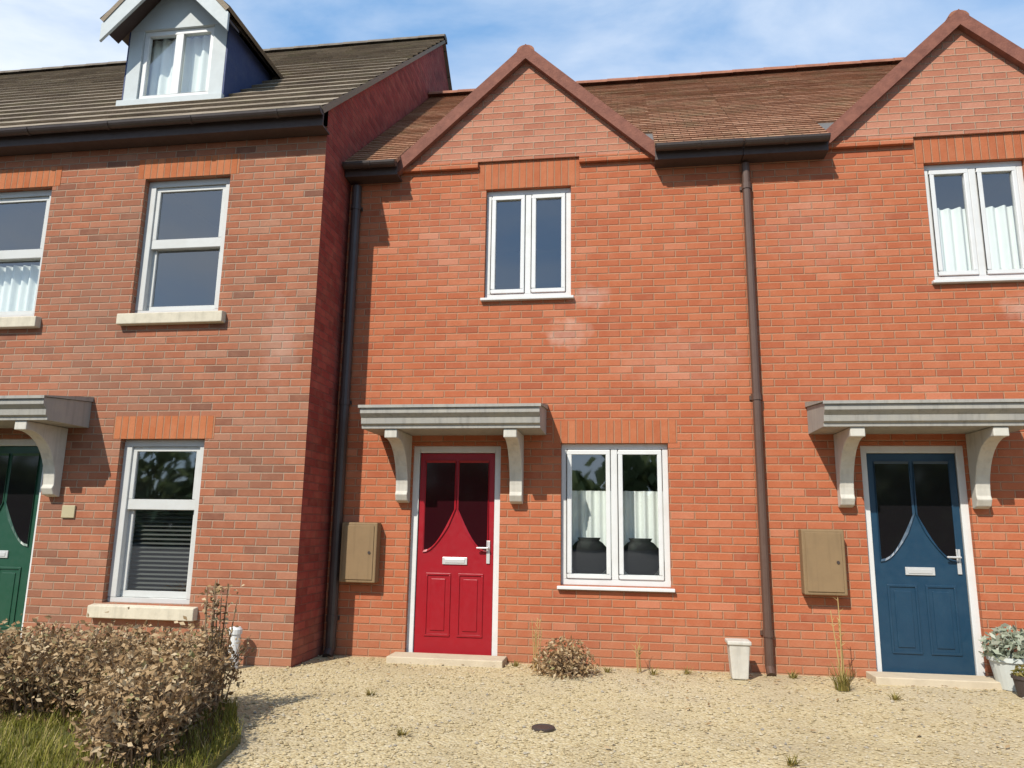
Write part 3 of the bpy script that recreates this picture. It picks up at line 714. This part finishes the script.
# ---------------------------------------------------------------- plants, pots, small things
def tuft(name,x,y,z,n,h,spread,mat,label,group=None,cat='plant',wd=.012):
    m=MB()
    for _ in range(n):
        a=random.uniform(0,6.28); rr=spread*random.random()**.5*.35
        blade(m,x+rr*math.cos(a),y+rr*math.sin(a),z,h*random.uniform(.45,1.0),wd*random.uniform(.6,1.3),spread*random.uniform(.2,1),a+random.gauss(0,.5),4)
    return tag(m.build(name,M[mat],None,loc=(x,y,z)),label,cat,group)
def bush(parent,cx,cy,z0,rx,ry,h,n,mat,s0=.02,s1=.04,name='leaves'):
    m=MB()
    for _ in range(n):
        a=random.uniform(0,6.28); el=math.acos(random.uniform(0,1)); rr=random.uniform(.55,1.05)
        c=Vector((cx+rx*rr*math.cos(a)*math.sin(el),cy+ry*rr*math.sin(a)*math.sin(el),z0+h*rr*math.cos(el)))
        s=random.uniform(s0,s1); u=Vector((random.gauss(0,1),random.gauss(0,1),random.gauss(.5,.8))).normalized(); v=u.orthogonal().normalized()
        t=random.uniform(0,6.28); v=v*math.cos(t)+u.cross(v)*math.sin(t); i0=len(m.v)
        m.v+=[c-u*s,c+v*s*.45,c+u*s,c-v*s*.45]; m.f.append([i0,i0+1,i0+2,i0+3]); m.uv.append([(0,0)]*4)
    return m.build(name,M[mat],parent)
sh=empty('dry_shrub',(-.52,-.45,0),'low brown dried up shrub on the gravel under the ground floor window','shrub')
m=MB()
for _ in range(60): twig(m,(-.52+random.gauss(0,.06),-.45+random.gauss(0,.06),0),(random.gauss(0,.7),random.gauss(0,.7),.7),random.uniform(.08,.15),.006,2)
m.build('twigs',M['twig'],sh); bush(sh,-.52,-.45,.0,.29,.24,.30,1300,'dry_leaf',.012,.028)
def stems(name,x,y,n,h,label,cat='plant',mat='straw',lean=.08,r=.005):
    m=MB()
    for _ in range(n):
        p=Vector((x+random.gauss(0,.025),y+random.gauss(0,.025),0)); d=Vector((random.gauss(0,lean),random.gauss(0,lean),1)).normalized()
        L=h*random.uniform(.7,1); m.tube(p,p+d*L,r,r*.5,5)
        for k in range(5):
            q=p+d*L*random.uniform(.5,1); a=random.uniform(0,6.28); e=q+Vector((math.cos(a)*.04,math.sin(a)*.04,.03)); m.tube(q,e,r*.5,.001,4)
    return tag(m.build(name,M[mat],None,loc=(x,y,0)),label,cat)
stems('dry_plant',-.80,-.35,7,.46,'thin straw coloured dry stems left of the brown shrub')
stems('dry_plant',.14,-.22,5,.30,'short pale dry stems against the wall below the ground floor window')
tuft('grass_clump',1.74,-.62,0,70,.24,.16,'weed','low yellow green grass clump on the gravel left of the blue door')
stems('tall_plant',1.80,-.42,4,.72,'tall yellow brown plant stem rising beside the blue door',lean=.05,r=.007)
pl=empty('planter',(.98,-.30,0),'small off white upright planter against the wall by the tall black downpipe','planter')
m=MB(); 
b0,b1=.068,.09
m.hexa([(.98-b0,-.30-b0,0),(.98+b0,-.30-b0,0),(.98+b0,-.30+b0,0),(.98-b0,-.30+b0,0),(.98-b1,-.30-b1,.32),(.98+b1,-.30-b1,.32),(.98+b1,-.30+b1,.32),(.98-b1,-.30+b1,.32)])
m.build('pot',M['offwhite'],pl,bevel=.01)
m=MB(); m.ring((.98-.112,.98+.112,.285,.325),(.98-.10,.98+.10,.29,.32),-.412,-.188) if False else m.box(.98-.10,.98+.10,-.40,-.20,.285,.318); m.build('rim',M['offwhite'],pl,bevel=.008)
vp=empty('vent_pipe',(-3.42,-.86,0),'short white plastic pipe standing by the brown brick wall at the hedge end','pipe')
m=MB(); m.tube((-3.42,-.86,0),(-3.42,-.86,.30),.05,.05,16); m.build('pipe',M['white'],vp); m=MB(); m.lathe([(.06,.29),(.062,.33),(.045,.35),(0,.355)],(-3.42,-.86,0),16); m.build('cap',M['white'],vp)
p1=empty('flower_pot',(3.20,-.24,0),'pale grey pot of grey green leaves right of the blue door','flower pot','pots beside the blue door')
m=MB(); m.lathe([(0,0),(.12,0),(.165,.22),(.18,.225),(.18,.26),(.16,.26),(.15,.22),(0,.22)],(3.20,-.24,0)); m.build('pot',M['pot_grey'],p1); bush(p1,3.20,-.24,.24,.22,.2,.26,600,'sage',.02,.045)
p2=empty('flower_pot',(3.16,-.55,0),'small dark pot in front of the pale grey pot','flower pot','pots beside the blue door')
m=MB(); m.lathe([(0,0),(.075,0),(.10,.13),(.11,.135),(.11,.16),(.095,.16),(.09,.13),(0,.13)],(3.16,-.55,0)); m.build('pot',M['pot_dark'],p2); bush(p2,3.16,-.55,.14,.10,.1,.10,160,'weed',.012,.025)
spots=[(-1.35,-2.6,.05),(.9,-2.75,.06),(-1.9,-1.6,.045),(.25,-.30,.08),(-.15,-.28,.07),(2.05,-.9,.06),(1.45,-.18,.08),(.55,-.2,.07),(-1.0,-.18,.07)]
desc=['at the front left of the drive','at the front right of the drive','on the gravel before the meter box and red door',
 'at the wall foot right of the pale stems','at the wall foot left of the pale stems','on the gravel in front of the blue door','at the foot of the tall black downpipe','at the wall foot left of the white planter','at the wall foot beside the red door step']
for (x,y,h),t in zip(spots,desc): tuft('weed',x,y,0,26,h,.09,'weed','small yellowing weed '+t,'weeds in the gravel','weed',.010)

cv=MB(); cv.lathe([(.075,-.006),(.075,.006),(.068,.010),(.06,.006),(0,.007)],(-.52,-2.28,.004),24)
tag(cv.build('drain_cover',M['black_plastic'],None,loc=(-.52,-2.28,0)),'small dark round cover set in the buff gravel near the front','drain cover')
# trees across the road, mirrored in the window panes
tm=MB()
for _ in range(11000):
    x=random.uniform(-45,35); z=abs(random.gauss(0,1))*3.4; 
    top=7+2*math.sin(x*.35)+1.2*math.sin(x*.9+1)
    if z>top: continue
    c=Vector((x,-38+random.gauss(0,1.2),z)); s=random.uniform(.3,.7); u=Vector((random.gauss(0,1),random.gauss(0,1),random.gauss(0,1))).normalized(); v=u.orthogonal()
    i0=len(tm.v); tm.v+=[c-u*s,c+v*s*.7,c+u*s,c-v*s*.7]; tm.f.append([i0,i0+1,i0+2,i0+3]); tm.uv.append([(0,0)]*4)
tag(tm.build('far_trees',M['tree_leaf'],None),'dark green belt of trees across the road','trees',kind='stuff')

# ---------------------------------------------------------------- sky and light
EL,AZ=R(44),R(24)            # sun behind the camera, a little to the left
wd=bpy.data.worlds.new('World'); sc.world=wd; wd.use_nodes=True; nt=wd.node_tree; nt.nodes.clear()
out=nt.nodes.new('ShaderNodeOutputWorld'); bg=nt.nodes.new('ShaderNodeBackground'); sky=nt.nodes.new('ShaderNodeTexSky')
sky.sky_type='NISHITA'; sky.sun_disc=False; sky.sun_elevation=EL; sky.sun_rotation=math.pi+AZ; sky.air_density=1.0; sky.dust_density=.3; sky.ozone_density=1.6
tc=nt.nodes.new('ShaderNodeTexCoord'); mp=nt.nodes.new('ShaderNodeMapping'); mp.inputs['Scale'].default_value=(1.0,1.0,2.6); mp.inputs['Location'].default_value=(.35,.2,.1)
nt.links.new(tc.outputs['Generated'],mp.inputs['Vector'])
n1=nt.nodes.new('ShaderNodeTexNoise'); n1.inputs['Scale'].default_value=2.1; n1.inputs['Detail'].default_value=7; n1.inputs['Roughness'].default_value=.55; n1.inputs['Distortion'].default_value=.35
nt.links.new(mp.outputs[0],n1.inputs['Vector'])
cr=nt.nodes.new('ShaderNodeMapRange'); cr.inputs[1].default_value=.42; cr.inputs[2].default_value=.72; cr.inputs[3].default_value=0.0; cr.inputs[4].default_value=.75; nt.links.new(n1.outputs['Fac'],cr.inputs[0])
dp=nt.nodes.new('ShaderNodeVectorMath'); dp.operation='DOT_PRODUCT'; nt.links.new(tc.outputs['Generated'],dp.inputs[0]); dp.inputs[1].default_value=Vector((-.70,.56,.44)).normalized()
bk_=nt.nodes.new('ShaderNodeMapRange'); bk_.interpolation_type='SMOOTHSTEP'; nt.links.new(dp.outputs['Value'],bk_.inputs[0]); bk_.inputs[1].default_value=.93; bk_.inputs[2].default_value=1.0; bk_.inputs[3].default_value=0; bk_.inputs[4].default_value=.42   # the big bank of cloud to the north-west
ad=nt.nodes.new('ShaderNodeMath'); ad.operation='ADD'; ad.use_clamp=True; nt.links.new(cr.outputs[0],ad.inputs[0]); nt.links.new(bk_.outputs[0],ad.inputs[1])
mx=nt.nodes.new('ShaderNodeMix'); mx.data_type='RGBA'; nt.links.new(ad.outputs[0],mx.inputs[0]); hz=nt.nodes.new('ShaderNodeMix'); hz.data_type='RGBA'; hz.inputs[0].default_value=.55; nt.links.new(sky.outputs[0],hz.inputs[6]); hz.inputs[7].default_value=(1.9,3.8,6.6,1); nt.links.new(hz.outputs[2],mx.inputs[6]); mx.inputs[7].default_value=(6.3,6.6,7.0,1)
nt.links.new(mx.outputs[2],bg.inputs[0]); bg.inputs[1].default_value=.15; nt.links.new(bg.outputs[0],out.inputs[0])
sd=bpy.data.lights.new('sun','SUN'); sd.energy=5.0; sd.angle=R(.55); sd.color=(1,.95,.87); so=bpy.data.objects.new('sun',sd); COL.objects.link(so)
to=Vector((-math.sin(AZ)*math.cos(EL),-math.cos(AZ)*math.cos(EL),math.sin(EL)))
so.rotation_euler=to.to_track_quat('Z','Y').to_euler()

# ---------------------------------------------------------------- camera
yaw,pitch,roll=R(8.555),R(10.942),R(.877)
cy,sy,cp,sp,crl,srl=math.cos(yaw),math.sin(yaw),math.cos(pitch),math.sin(pitch),math.cos(roll),math.sin(roll)
fw=Vector((-sy*cp,cy*cp,sp)); rt=Vector((cy,sy,0)); u=rt.cross(fw)
r2=rt*crl+u*srl; u2=-rt*srl+u*crl
cam=bpy.data.cameras.new('camera'); cam.sensor_width=36; cam.lens=740/1024*36; cam.clip_end=2000; cam.clip_start=.05
co=bpy.data.objects.new('camera',cam); COL.objects.link(co)
mt=Matrix((r2,u2,-fw)).transposed().to_4x4(); mt.translation=Vector((0,-7.3,1.257)); co.matrix_world=mt
sc.camera=co
sc.view_settings.view_transform='Standard'; sc.view_settings.look='None'; sc.view_settings.gamma=1; sc.view_settings.exposure=0.15
sc.render.engine='CYCLES'; sc.cycles.max_bounces=8; sc.cycles.transparent_max_bounces=12; sc.cycles.use_denoising=True
